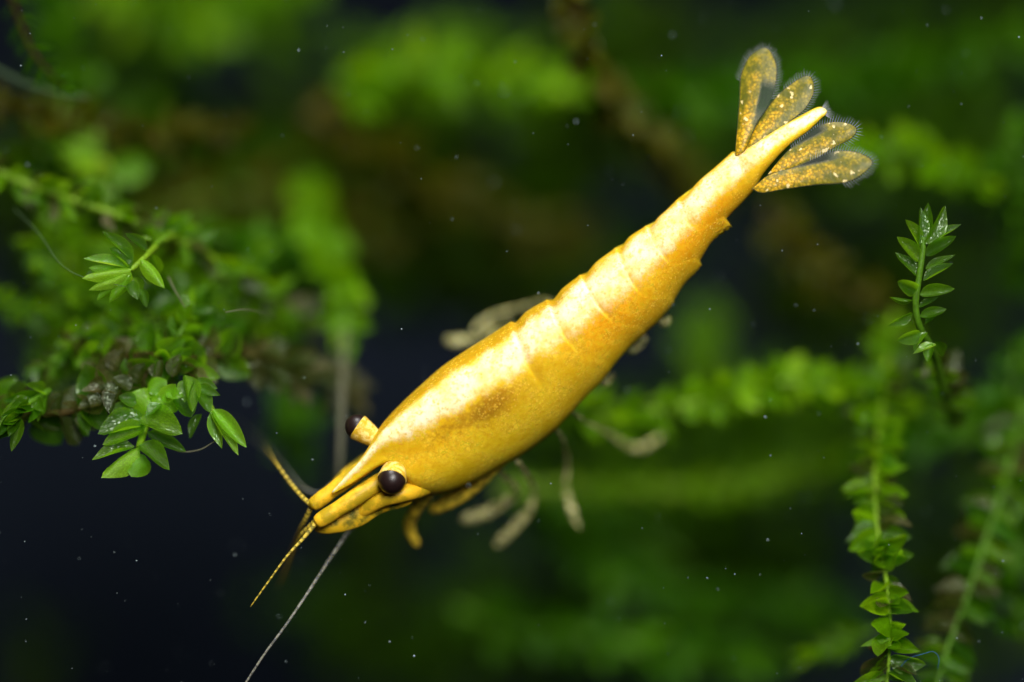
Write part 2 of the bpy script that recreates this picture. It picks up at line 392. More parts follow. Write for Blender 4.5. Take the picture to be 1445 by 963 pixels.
# the back is a little keeled, the belly a little narrower
keel = 0.10 * np.exp(-(TH / 0.30)**2) * smooth01((9.5 - Uu) / 5)
face = np.where(TH < 0, 1.0, 0.3) * np.sin(2 * TH)**2 * (np.abs(TH) < np.pi / 2) * smooth01((10.5 - Uu) / 4.5)
rad = 1.0 - 0.17 * face + keel + 0.02 * np.cos(3 * TH) * smooth01((Uu - 5) / 3)
base = np.stack([(Cpx[..., 0] - 722.5) * K, yc, (481.5 - Cpx[..., 1]) * K], -1)
nrm_amp = np.minimum(1.0, E / 0.9) * (1.05 - 0.93 * smooth01((-TD_ - 28) / 36))
body_v = base + (b_ * ct * rad + S * ct * nrm_amp)[..., None] * dv + (a_ * st_ * rad + S * st_ * nrm_amp)[..., None] * lv
# pleura of the fourth and fifth rings end in a free corner low on the flank
KK = np.array(rows_k)[:, None]; WW = np.array(rows_w)[:, None]
tip = np.where(KK == 5, 0.25, np.where(KK == 4, 0.10, np.where(KK == 3, 0.02, 0.0))) * (1 + 0.35 * np.sin(TD_ * 0.6) * np.sin(WW * 23)) * smooth01((WW - 0.35) / 0.65) * np.exp(-((np.abs(TD_) - 128) / 24)**2)
body_v += tip[..., None] * (dv * ct[..., None] + lv * st_[..., None])
persp = (D + body_v[..., 1]) / D
body_v[..., 0] *= persp; body_v[..., 2] *= persp
# shallow uneven dents in the shell
ph = rng.uniform(0, 6.28, 12); fr = rng.uniform(0.8, 2.6, (12, 3)) * rng.choice([-1, 1], (12, 3))
wob = sum(np.sin(body_v @ fr[i] + ph[i]) for i in range(12)) / 12
body_v += (wob * 0.035 * np.minimum(1, E))[..., None] * (dv * ct[..., None] + lv * st_[..., None])
# ease the head into the rostrum: running mean along the body there
ker = np.exp(-0.5 * (np.arange(-9, 10) / 3.6)**2); ker /= ker.sum()
wgt = (smooth01((Uu - 0.8) / 1.5) * smooth01((9.0 - Uu) / 2.5))[..., None]
for _ in range(2):
    pad = np.concatenate([np.repeat(body_v[:1], 9, 0), body_v, np.repeat(body_v[-1:], 9, 0)])
    sm = sum(ker[m] * pad[m:m + nR] for m in range(19)); body_v = body_v * (1 - wgt) + sm * wgt
for _ in range(6):
    sm = 0.25 * np.roll(body_v, 1, 1) + 0.5 * body_v + 0.25 * np.roll(body_v, -1, 1); body_v = body_v * (1 - wgt * 0.8) + sm * wgt * 0.8
faces = []
for i in range(nR - 1):
    for j in range(NTH):
        j2 = (j + 1) % NTH
        faces.append((i * NTH + j, (i + 1) * NTH + j, (i + 1) * NTH + j2, i * NTH + j2))
faces.append(tuple(range(NTH))); faces.append(tuple((nR - 1) * NTH + j for j in range(NTH))[::-1])
# pigment
TD = np.degrees(TH)
hw = np.interp(Uu, [0, 3, 5, 8, 12, 14, 17, 20, 23, 26, 31], [60, 24, 15, 19, 22, 27, 32, 36, 38, 36, 50])
off = np.interp(Uu, [0, 5, 9, 14, 20, 31], [0, -2, -10, -10, -7, -6])
pale = np.clip(0.5 + 0.5 * (1 - np.abs(TD - off) / hw) * 1.3, 0, 1)
pale = np.clip(pale - np.where(Uu < 4.5, 0.12, 0), 0, 1)
qx = body_v[..., 0] / persp / K + 722.5; qy = 481.5 - body_v[..., 2] / persp / K
def blob(cx, cy_, rx, ry, ang=-38):
    a = math.radians(ang); dx, dy = qx - cx, qy - cy_
    X = dx * math.cos(a) + dy * math.sin(a); Y = -dx * math.sin(a) + dy * math.cos(a)
    return np.exp(-((X / rx)**2 + (Y / ry)**2)) * (TD < 40)
brown = np.clip(blob(694, 573, 44, 20) + 0.50 * blob(630, 606, 36, 15), 0, 1)
pale = np.clip(pale - 0.35 * blob(694, 575, 42, 15), 0, 1)
orange = np.clip(blob(862, 452, 85, 42) + 0.9 * blob(975, 345, 60, 26) + 0.8 * blob(1025, 288, 50, 20) + 0.45 * blob(630, 610, 50, 24) + 0.25 * blob(580, 650, 30, 40), 0, 1)
rk = np.array(rows_k); wl = np.array(rows_w)
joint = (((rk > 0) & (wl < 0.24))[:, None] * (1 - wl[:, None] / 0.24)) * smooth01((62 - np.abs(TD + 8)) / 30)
olive = smooth01((TD - 3) / 14) * smooth01((95 - TD) / 20) * smooth01((19 - Uu) / 6) * smooth01((Uu - 4) / 2)
gran = np.clip(0.9 * blob(720, 560, 55, 30) + smooth01((Uu - 14) / 3) * 0.9 * smooth01((-TD - 50) / 35) * (TD > -170) + 0.6 * blob(800, 560, 60, 22, -50)
               + 0.9 * smooth01((TD - 5) / 12) * (TD < 70), 0, 1)
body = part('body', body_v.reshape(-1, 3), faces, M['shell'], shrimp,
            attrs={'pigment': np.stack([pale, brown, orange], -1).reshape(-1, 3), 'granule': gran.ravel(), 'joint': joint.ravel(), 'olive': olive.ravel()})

def axis_frame(ax):
    ax = ax / np.linalg.norm(ax); up = np.array([0, 0, 1.0]) if abs(ax[2]) < 0.9 else np.array([1.0, 0, 0])
    u = np.cross(up, ax); u /= np.linalg.norm(u); return ax, u, np.cross(ax, u)
def lathe(o, ax, prof, ns=28):
    ax, u, w = axis_frame(ax); v = []; f = []
    a = np.linspace(0, 2 * np.pi, ns, endpoint=False)
    for (h, r) in prof: v.append(o + ax * h + r * (np.cos(a)[:, None] * u + np.sin(a)[:, None] * w))
    for i in range(len(prof) - 1):
        for j in range(ns): f.append((i * ns + j, i * ns + (j + 1) % ns, (i + 1) * ns + (j + 1) % ns, (i + 1) * ns + j))
    f.append(tuple(range(ns))[::-1]); f.append(tuple((len(prof) - 1) * ns + j for j in range(ns)))
    return np.vstack(v), f
def eye(base_pt, eye_pt, r):
    ax = eye_pt - base_pt; L = np.linalg.norm(ax)
    prof = [(-0.2 * L, 0.62 * r), (0, 0.66 * r), (L * 0.25, 0.78 * r), (L * 0.5, 0.90 * r), (L * 0.75, 0.98 * r), (L * 0.88, 1.03 * r), (L * 0.95, 1.06 * r), (L * 1.0, 1.065 * r), (L * 1.03, 1.02 * r)]
    v, f = lathe(base_pt, ax, prof); s = part('eye_stalk', v, f, M['stalk'], shrimp)
    prof = [(L * 0.98 + 1.12 * r * math.sin(p), 1.03 * r * math.cos(p)) for p in np.linspace(0.02, math.pi / 2 - 0.02, 16)]
    v, f = lathe(base_pt, ax, [(L * 0.9, 0.98 * r)] + prof); part('cornea', v, f, M['cornea'], s)
eye(P(559, 652, -0.95), P(553, 677, -1.5), 19.5 * K)
eye(P(533, 622, -0.75), P(505, 603, -0.7), 17.5 * K)

def limb(name, pts, rad, mat, parent=None, n=60, ns=12, flat=1.0, bead=None, taper_tip=True):
    q = spline([P(*p) for p in pts], n)
    t_ = np.linspace(0, 1, n); r = np.interp(t_, np.linspace(0, 1, len(rad)), rad) * K
    r = r * np.sqrt(np.clip((1.0 - t_) / 0.06, 0.02, 1.0))      # rounded tip
    if bead:
        al = np.concatenate([[0], np.cumsum(np.linalg.norm(np.diff(q, axis=0), axis=1))])
        r = r * (1 + 0.03 * np.sin(al / bead * 2 * np.pi))
    v, f, al = tube_geo(q, r, ns, flat)
    return part(name, v, f, mat, parent or shrimp, attrs={'along': al})

# antennules: a thick three-jointed peduncle and its whip
pd = limb('antennule', [(552, 672, -0.75), (520, 690, -1.0), (490, 710, -1.1), (462, 728, -1.1), (444, 740, -1.05)], [13, 12.8, 12, 12.6, 12, 11, 11.6, 10.8, 8], M['peduncle'], n=50, ns=18)
limb('flagellum', [(446, 738, -1.05), (428, 760, -1.15), (405, 785, -1.3), (378, 822, -1.35), (353, 857, -1.3)], [3.6, 2.8, 2.0, 1.5, 1.2, 0.9], M['flag_yellow'], pd, 220, 8, bead=0.11)
limb('flagellum', [(446, 735, -0.8), (432, 748, -0.5), (422, 760, -0.1), (405, 800, 1.5), (392, 830, 3)], [3.8, 3.2, 2.2, 1.2, 0.8], M['flag_yellow'], pd, 120, 8, bead=0.11)
pd = limb('antennule', [(535, 645, -0.5), (510, 662, -0.65), (480, 684, -0.75), (455, 703, -0.75), (437, 716, -0.75)], [11, 12.4, 11.6, 12.2, 11.6, 10.6, 11.2, 10.4, 8], M['peduncle'], n=50, ns=18)
limb('flagellum', [(440, 714, -0.75), (425, 700, -0.4), (410, 682, 0.1), (392, 657, 0.6), (382, 642, 1.8), (374, 630, 3.0)], [3.6, 3.2, 2.7, 1.9, 0.8, 0.4], M['flag_yellow'], pd, 200, 8, bead=0.12)
limb('flagellum', [(438, 718, -0.6), (430, 735, -0.2), (421, 752, 0.6), (408, 790, 3), (398, 820, 5)], [3.8, 3.2, 2.4, 1.4, 0.8], M['flag_yellow'], pd, 120, 8, bead=0.12)
# second antennae: flattened scale and a long grey whip
def blade_geo(outline, ydepth, dome=0.10, nb=9, axis=None):
    """Closed lens-shaped blade with the outline (pixels, closed); ydepth(px, py) gives the depth in mm."""
    o = spline(list(outline) + [outline[0]], 120)[:-1]; c0 = o.mean(0) if axis is None else None
    verts, rim = [], []; N = len(o)
    if axis is None: cent = np.repeat(c0[None], N, 0)
    else:
        A, B = np.array(axis[0], float), np.array(axis[1], float); d = B - A
        tt = np.clip(((o - A) @ d) / (d @ d), 0.04, 0.96); cent = A + tt[:, None] * d
    rings = np.linspace(0.0, 1, nb)
    for side in (-1, 1):
        for r in rings:
            q = cent * (1 - r) + o * r
            yy = np.array([ydepth(*p) for p in q]) + side * dome * (0.12 + 0.88 * (1 - r**2))
            verts.append(np.array([P(p[0], p[1], y) for p, y in zip(q, yy)])); rim.append(np.full(N, r))
    v = np.vstack(verts); f = []
    for s in range(2):
        off_ = s * nb * N
        for i in range(nb - 1):
            for j in range(N):
                j2 = (j + 1) % N; q = (off_ + i * N + j, off_ + i * N + j2, off_ + (i + 1) * N + j2, off_ + (i + 1) * N + j)
                f.append(q if s == 0 else q[::-1])
    for j in range(N):
        j2 = (j + 1) % N; a, b2 = (nb - 1) * N, (2 * nb - 1) * N
        f.append((a + j, a + j2, b2 + j2, b2 + j))
    return v, f, np.concatenate(rim), o
v, f, rim, _o = blade_geo([(590, 690), (578, 712), (540, 724), (508, 743), (470, 753), (446, 750), (448, 736), (480, 706), (520, 674), (570, 660)], lambda x, y: -0.62, 0.16, axis=((565, 698), (465, 744)))
part('antennal_scale', v, f, M['scale'], shrimp)
v, f, rim, _o = blade_geo([(540, 625), (525, 632), (500, 650), (478, 668), (468, 684), (478, 690), (505, 672), (535, 652)], lambda x, y: 0.2, 0.14, axis=((533, 635), (476, 680)))
part('antennal_scale', v, f, M['scale'], shrimp)
limb('antenna', [(548, 708, 0.4), (515, 732, 0.9), (497, 745, 0.8), (470, 782, 0.0), (440, 828, -0.8), (405, 880, -1.2), (372, 925, -1.35), (340, 975, -1.3), (300, 1040, -1.0)],
     [5, 3.6, 2.7, 2.3, 2.1, 1.9, 1.7, 1.5, 1.3], M['flag_grey'], n=420, ns=8, bead=0.13)
limb('antenna', [(470, 684, 1.0), (452, 696, 1.6), (430, 690, 2.4), (405, 665, 4), (372, 628, 6), (330, 598, 9), (270, 590, 13)], [4, 2.6, 1.8, 1.2, 0.8, 0.6, 0.4], M['flag_grey'], n=240, ns=8, bead=0.13)
limb('antenna_base', [(615, 680, 0.1), (592, 690, -0.5), (568, 697, -0.92), (540, 705, -0.95), (512, 722, -0.6), (500, 738, 0.1)], [12, 13, 12, 10, 7], M['peduncle'], n=40, ns=16)
# mouth legs and walking legs
limb('mouth_leg', [(606, 690, 0.2), (585, 722, 1.2), (578, 745, 1.9), (590, 772, 2.4)], [12, 10, 9, 8, 5], M['limb_yellow'], n=40)
limb('mouth_leg', [(705, 648, 0.5), (665, 686, 1.3), (630, 708, 1.6), (606, 722, 1.8)], [12, 13, 14, 12, 7], M['limb_yellow'], n=40)
def walking_leg(pts, rad, mat='limb_pale', y_tip_claw=None):
    rad = [r * (0.72 if i < len(rad) - 3 else 0.85) for i, r in enumerate(rad)]
    return limb('walking_leg', pts, rad, M[mat], n=60, ns=10)
walking_leg([(700, 660, 0.8), (728, 690, 3.0), (722, 702, 3.8), (690, 722, 4.3), (650, 736, 4.5)], [7, 7, 7, 9, 11, 9])
walking_leg([(730, 650, 0.8), (752, 690, 3.6), (748, 718, 4.2), (725, 745, 4.5), (698, 772, 4.8)], [6, 6, 6, 8, 9, 7])
walking_leg([(780, 600, 0.8), (795, 622, 2.2), (801, 655, 3.9), (799, 690, 4.4), (806, 718, 4.4), (820, 750, 4.2)], [4, 3.5, 3.5, 4, 7, 7, 2])
walking_leg([(800, 575, 0.8), (828, 596, 2.5), (862, 614, 4.5), (890, 632, 5.6), (915, 628, 6.2), (940, 610, 7.0)], [4, 4, 4.5, 5, 7, 7, 2])
walking_leg([(745, 470, 1.0), (775, 426, 4.0), (735, 434, 5.2), (703, 444, 5.6), (680, 456, 5.6), (668, 468, 5.4)], [4, 4, 4, 5, 6, 6, 4])
walking_leg([(720, 490, 1.0), (712, 470, 3.6), (690, 474, 4.8), (664, 480, 5.2), (642, 481, 5.2), (628, 479, 5.2)], [4, 5, 5, 5, 9, 10, 7])
walking_leg([(730, 480, 1.0), (722, 458, 3.6), (702, 463, 4.6), (690, 467, 4.8), (680, 469, 4.8)], [4, 4, 5, 7, 7, 5])
for p in ([(880, 490, 0.6), (892, 494, 1.3), (903, 486, 1.8), (912, 476, 2.0)], [(925, 448, 0.6), (938, 456, 1.1), (946, 448, 1.5)], [(840, 530, 0.6), (852, 540, 1.4), (866, 530, 2.0)]):
    limb('swimmeret', p, [7, 7, 6, 4], M['limb_pale'], n=24)

# tail fan
def uropod(outline, axis, yfun, setae_range, wash_fn, setalen=11, every=3.5):
    v, f, rim, o = blade_geo(outline, yfun, 0.09, 12, axis)
    x = v[:, 0] / (K * (D + v[:, 1]) / D) + 722.5; y = 481.5 - v[:, 2] / (K * (D + v[:, 1]) / D)
    part_ = part('uropod', v, f, M['fan'], shrimp, attrs={'rim': rim, 'wash': wash_fn(x, y)[0], 'clear': wash_fn(x, y)[1]})
    # fringe of hairs on the outer rim
    A, B = np.array(axis[0], float), np.array(axis[1], float); d = (B - A) / np.linalg.norm(B - A)
    dense = spline(list(outline) + [outline[0]], 900)[:-1]; acc = 0; hv, hf = [], []
    c0 = dense.mean(0); seg = np.linalg.norm(np.diff(np.vstack([dense, dense[:1]]), axis=0), axis=1); tot = np.cumsum(seg) / seg.sum()
    for i in range(len(dense)):
        acc += seg[i]
        if acc < every: continue
        acc = 0
        if not any(lo <= tot[i] <= hi for lo, hi in setae_range): continue
        tg = dense[(i + 1) % len(dense)] - dense[i - 1]; nn = np.array([tg[1], -tg[0]]); nn /= np.linalg.norm(nn) + 1e-9
        if nn @ (dense[i] - c0) < 0: nn = -nn
        dr = nn * 0.9 + d * 0.45; dr /= np.linalg.norm(dr); L = setalen * random.uniform(0.75, 1.15)
        bpt = dense[i] - nn * 1.5; tip = bpt + dr * L; side = np.array([-dr[1], dr[0]]) * 0.46
        y0 = yfun(*dense[i]); k0 = len(hv)
        hv += [P(*(bpt + side), y0), P(*(bpt - side), y0), P(*bpt, y0 + 0.014), P(*tip, y0 + random.uniform(-.05, .05))]
        hf += [(k0, k0 + 1, k0 + 3), (k0 + 1, k0 + 2, k0 + 3), (k0 + 2, k0, k0 + 3)]
    if hv: tag(part('setae_fringe', hv, hf, M['seta'], part_, smooth=False), kind='stuff')
def Z(pts): return [(1000 + x / 4.012, 50 + y / 4.012) for x, y in pts]
def tail_y(x, y):
    # signed distance from the telson line (px), left side further away
    px_, py_ = x - 1040, y - 226; p = px_ * -0.5 + py_ * -0.866
    return -1.15 + 0.0075 * p
def wash(cx, cy_, tx, ty, w, clear=0, at=9):
    def g(x, y):
        d = math.hypot(tx - cx, ty - cy_); ux, uy = (tx - cx) / d, (ty - cy_) / d
        s = (x - cx) * ux + (y - cy_) * uy; n_ = -(x - cx) * uy + (y - cy_) * ux
        return (np.clip(1.15 - s / d * 0.9, 0, 1) * np.exp(-(n_ / w)**2),
                smooth01((n_ * clear - at) / 4) * smooth01(s / d * 3 - 0.5) * smooth01((0.85 - s / d) * 6) if clear else s * 0)
    return g
uropod(Z([(150, 690), (150, 640), (160, 520), (172, 350), (178, 225), (225, 125), (300, 72), (345, 80), (382, 150), (392, 215), (378, 310), (342, 400), (280, 490), (235, 590), (200, 660)]),
       Z([(185, 640), (295, 110)]), lambda x, y: tail_y(x, y) - 0.1, [(0.30, 0.72)], wash(1046, 205, 1070, 85, 11, 1, 9), 11)
uropod(Z([(190, 660), (290, 470), (380, 345), (470, 270), (545, 228), (585, 240), (600, 300), (585, 360), (540, 430), (450, 500), (330, 590), (240, 650)]),
       Z([(240, 620), (560, 270)]), lambda x, y: tail_y(x, y) + 0.02, [(0.34, 0.72)], wash(1055, 202, 1135, 118, 11), 12)
uropod(Z([(330, 790), (430, 670), (520, 590), (600, 520), (690, 488), (790, 496), (842, 530), (810, 585), (700, 645), (600, 705), (480, 755), (380, 790)]),
       Z([(390, 750), (790, 535)]), lambda x, y: tail_y(x, y) + 0.02, [(0.16, 0.62)], wash(1092, 238, 1195, 185, 11, -1, 12), 12)
uropod(Z([(240, 870), (340, 790), (480, 745), (610, 690), (730, 650), (850, 662), (930, 712), (895, 770), (785, 835), (600, 850), (420, 875), (300, 895)]),
       Z([(320, 840), (860, 720)]), lambda x, y: tail_y(x, y) - 0.12, [(0.24, 0.66)], wash(1072, 262, 1215, 232, 13, -1, 12), 12)
# bristles at the telson tip
hv, hf = [], []
for i in range(15):
    a = math.radians(-58 + i * 6.2 + random.uniform(-2, 2)); b0 = np.array([1160.5 + i * 0.35, 151.5 + i * 0.85])
    dr = np.array([math.cos(a), math.sin(a)]); L = random.uniform(10, 15); sd = np.array([-dr[1], dr[0]]) * 0.5; k0 = len(hv)
    y0 = -1.18; hv += [P(*(b0 + sd), y0), P(*(b0 - sd), y0), P(*b0, y0 + 0.018), P(*(b0 + dr * L), y0)]
    hf += [(k0, k0 + 1, k0 + 3), (k0 + 1, k0 + 2, k0 + 3), (k0 + 2, k0, k0 + 3)]
tag(part('telson_bristle', hv, hf, M['seta'], body, smooth=False), kind='stuff')

# ------------------------------------------------------------------ moss
def leaf_geo(nx, ny, cup, curl, fold, shape=(0.55, 0.8), wav=0.0, seed=0):
    """Unit leaf along +X, width 1 across Y, normal +Z."""
    r_ = np.random.default_rng(seed); p1, p2 = r_.uniform(0, 6.28, 2)
    s = np.linspace(0, 1, nx + 1); wmax = (shape[0] / sum(shape))**shape[0] * (shape[1] / sum(shape))**shape[1]
    w = 0.5 * s**shape[0] * (1 - s)**shape[1] / wmax
    w = np.maximum(w, 0.004 + 0.05 * (s < 0.02)); t_ = np.linspace(-1, 1, ny + 1)
    S_, T_ = np.meshgrid(s, t_, indexing='ij'); W_ = w[:, None] * T_
    z = cup * (W_ * 2)**2 + curl * S_**2 - fold * np.exp(-(T_ / 0.25)**2) * np.sin(np.pi * S_) + wav * np.sin(S_ * 9 + p1) * np.sin(T_ * 2.5 + p2)
    v = np.stack([S_, W_ + 0.02 * np.sin(S_ * 5 + p2), z], -1).reshape(-1, 3)
    f = [(i * (ny + 1) + j, (i + 1) * (ny + 1) + j, (i + 1) * (ny + 1) + j + 1, i * (ny + 1) + j + 1) for i in range(nx) for j in range(ny)]
    rim = np.maximum(np.abs(T_), 0).reshape(-1)
    return v, f, rim
VAR = []
for i, (cup, curl, fold, sh, wav) in enumerate([(0.34, 0.10, 0.03, (0.55, 0.80), 0.015), (0.45, -0.10, 0.02, (0.55, 0.85), 0.02), (0.28, 0.22, 0.04, (0.60, 0.95), 0.02),
                                                (0.50, 0.02, 0.0, (0.50, 0.72), 0.02), (0.22, -0.22, 0.03, (0.62, 0.85), 0.03), (0.40, 0.30, 0.03, (0.55, 1.05), 0.02),
                                                (-0.50, -0.10, -0.02, (0.52, 0.78), 0.02), (-0.38, -0.05, -0.02, (0.55, 0.9), 0.03)]):
    VAR.append(leaf_geo(9, 6, cup, curl, fold, sh, wav, i))
LEAF_ME = {}
def leaf_mesh(var, mat):
    if (var, mat) not in LEAF_ME:
        v, f, rim = VAR[var]
        me = make_mesh('leaf', v, f, True, {'rim': rim, 'tint': np.zeros(len(v))}); me.materials.append(M[mat]); LEAF_ME[(var, mat)] = me
    return LEAF_ME[(var, mat)]
def leaf_matrix(base, tip, width, roll):
    """roll: rotation about the leaf's axis; at 0 its face looks at the viewer's side (-Y)."""
    x = tip - base; L = np.linalg.norm(x); x = x / L
    z = np.array([0, -1.0, 0]); z = z - x * (z @ x); z /= np.linalg.norm(z) + 1e-9; y = np.cross(z, x)
    if x[0] > 0: roll = -roll                 # positive roll turns the face up to the light
    c_, s_ = math.cos(roll), math.sin(roll)
    y2 = c_ * y + s_ * z; z2 = -s_ * y + c_ * z
    return x * L, y2 * width, z2 * (0.5 * (L + width) * 0.8)
def add_leaf(parent, base, tip, width, roll, var, mat):
    o = bpy.data.objects.new('leaf', leaf_mesh(var, mat)); C.objects.link(o); o.parent = parent
    ax, ay, az = leaf_matrix(base, tip, width, roll); p = base - ORIGIN[parent.name]
    m = np.eye(4); m[:3, 0] = ax; m[:3, 1] = ay; m[:3, 2] = az; m[:3, 3] = p * MM
    o.matrix_basis = Matrix(m.tolist()); return o
SMALL = [leaf_geo(5, 2, cup, curl, 0.0, sh, 0.0, i) for i, (cup, curl, sh) in enumerate([(0.34, 0.1, (0.55, 0.8)), (0.45, -0.12, (0.5, 0.62)), (0.25, 0.2, (0.6, 0.95))])]
def foliage(parent_or_name, leaves, mat, top=False, tints=None):
    """leaves: (base, tip, width, roll); all joined into one mesh of many small leaves."""
    vv, ff, tt, rm = [], [], [], []; n0 = 0
    for li, (b0, t0, w, ro) in enumerate(leaves):
        v, f, rim = SMALL[random.randrange(3)]
        ax, ay, az = leaf_matrix(b0, t0, w, ro); q = b0 + v[:, :1] * ax + v[:, 1:2] * ay + v[:, 2:3] * az
        vv.append(q); ff += [tuple(i + n0 for i in fc) for fc in f]; n0 += len(q)
        tt.append(np.full(len(q), random.random() if tints is None else tints[li])); rm.append(rim)
    at = {'tint': np.concatenate(tt), 'rim': np.concatenate(rm)}
    if top: return link(parent_or_name, make_mesh(parent_or_name, np.vstack(vv), ff, True, at), mat)
    o = part('foliage', np.vstack(vv), ff, mat, parent_or_name, attrs=at); o['kind'] = 'stuff'; return o
def rand_unit_perp(tan):
    r = np.array([random.gauss(0, 1), random.gauss(0, 0.7), random.gauss(0, 1)]); r -= tan * (r @ tan); return r / (np.linalg.norm(r) + 1e-9)
def shoot(label, pts, stem_r, leaf_px, spacing_px, mats, single=True, wr=0.55, ang=(50, 75), spread=0.45, bud=5, stem='stem', group=None, ranks=2, name='moss_shoot', jitter=1.0):
    """A leafy moss stem through pts (px, py, y mm), growing towards its last point."""
    q3 = np.array([P(*p) for p in pts]); L = np.sum(np.linalg.norm(np.diff(q3, axis=0), axis=1)); n = max(12, int(L / 0.25))
    c_ = spline(q3, n); root = thing(name, label, 'moss', c_[0], group)
    rad = np.linspace(stem_r, stem_r * 0.55, n) * K * (1 + 0.10 * np.sin(np.arange(n) * 1.7))
    v, f, al = tube_geo(c_, rad, 9); part('stem', v, f, M[stem], root, attrs={'along': al})
    tan = np.gradient(c_, axis=0); tan /= np.linalg.norm(tan, axis=1)[:, None]
    cum = np.concatenate([[0], np.cumsum(np.linalg.norm(np.diff(c_, axis=0), axis=1))]); s = 0.3 * spacing_px * K; side = 1; out = []
    while s < cum[-1]:
        i = int(np.searchsorted(cum, s)); i = min(i, n - 1); tg = tan[i]
        sidev = np.cross(tg, np.array([0, 1.0, 0])); sidev /= np.linalg.norm(sidev) + 1e-9
        if ranks == 2: nv = side * sidev + spread * rand_unit_perp(tg)
        else: nv = rand_unit_perp(tg) + np.array([0, -0.2, 0])
        nv -= tg * (nv @ tg); nv /= np.linalg.norm(nv)
        a = math.radians(random.uniform(*ang)); dr = math.cos(a) * tg + math.sin(a) * nv
        Lf = leaf_px * K * random.uniform(0.72, 1.2) * (0.75 + 0.25 * min(1, (cum[-1] - s) / (leaf_px * K)))
        out.append((c_[i], c_[i] + dr * Lf, Lf * wr * random.uniform(0.8, 1.2), random.gauss(0.25, 0.55) * jitter))
        side = -side; s += spacing_px * K * random.uniform(0.6, 1.4) / (1 if ranks == 2 else 1.4)
    for i in range(bud):
        dr = tan[-1] + 0.42 * rand_unit_perp(tan[-1]); dr /= np.linalg.norm(dr); Lf = leaf_px * K * random.uniform(0.7, 1.0)
        out.append((c_[-1] - tan[-1] * 0.15, c_[-1] + dr * Lf, Lf * wr * 0.9, random.gauss(0, 0.8)))
    mats = [mats] if isinstance(mats, str) else mats
    if single:
        for o in out: add_leaf(root, *o, random.randrange(len(VAR)), random.choice(mats))
    else:
        foliage(root, out, M[random.choice(mats)])
    return root
def traced(root, org, sc, leaves, y0, mat):
    """Leaves read off an enlarged view: (bx, by, tx, ty, width, dy_base, dy_tip, roll, variant[, material])."""
    for l in leaves:
        bx, by, tx, ty, w, d0, d1, ro, va = l[:9]; mt = l[9] if len(l) > 9 else mat
        va = {3: 6, 1: 7}.get(va, va) if mt == 'leaf_young' else va
        ro = ro * 1.3 + random.gauss(0, 0.2)
        b0 = P(org[0] + bx / sc, org[1] + by / sc, y0 + d0); t0 = P(org[0] + tx / sc, org[1] + ty / sc, y0 + d1)
        add_leaf(root, b0, t0, w / sc * K * 1.04, ro, va, mt)
def stem_only(root, pts, r0, r1, mat):
    q = spline([P(*p) for p in pts], 40); v, f, al = tube_geo(q, np.linspace(r0, r1, 40) * K, 9); part('stem', v, f, M[mat], root, attrs={'along': al})

# upright shoot in focus on the right
rt = thing('moss_shoot', 'sharp upright green moss shoot with paired pointed leaves and a flat tuft on top', 'moss', P(1330, 530, 1.0))
stem_only(rt, [(1335, 560, 2.5), (1318, 500, 0.4), (1298, 462, -0.8), (1292, 430, -1.1), (1297, 390, -1.2), (1302, 355, -1.2), (1303, 335, -1.2)], 6, 4, 'stem')
traced(rt, (1220, 270), 3.706, [
    (292, 285, 207, 150, 72, 0, -.3, .5, 0), (290, 365, 165, 240, 76, 0, -.2, .4, 0), (285, 445, 150, 330, 72, 0, .1, .3, 2), (275, 515, 172, 470, 78, -.1, -.5, -.5, 3),
    (250, 570, 130, 548, 62, 0, .1, -.8, 0), (252, 638, 112, 693, 66, 0, -.2, -.5, 2), (292, 742, 165, 778, 78, 0, -.3, -.4, 0), (345, 268, 506, 180, 54, 0, .2, .6, 0),
    (322, 338, 482, 238, 70, 0, -.2, .4, 0), (320, 408, 476, 345, 48, .1, .3, .7, 2), (308, 468, 466, 385, 66, 0, -.1, .4, 0), (290, 542, 474, 515, 72, 0, -.3, .2, 0),
    (285, 608, 388, 563, 40, .1, .3, .8, 2), (290, 658, 428, 620, 56, .1, .3, .5, 0), (318, 695, 402, 640, 40, .2, .5, .6, 2), (330, 740, 253, 832, 66, 0, -.2, .8, 1),
    (372, 800, 258, 864, 60, .2, .1, .5, 2, 'leaf_young'), (352, 795, 332, 892, 56, .2, .3, .3, 0, 'leaf_young'), (365, 790, 420, 860, 60, .5, 1.0, .3, 1),
    (290, 275, 285, 85, 70, -.1, 0, .5, 0), (318, 275, 412, 72, 104, -.15, .1, -.3, 0), (308, 275, 335, 62, 70, .05, .2, .2, 2)], -1.2, 'leaf')
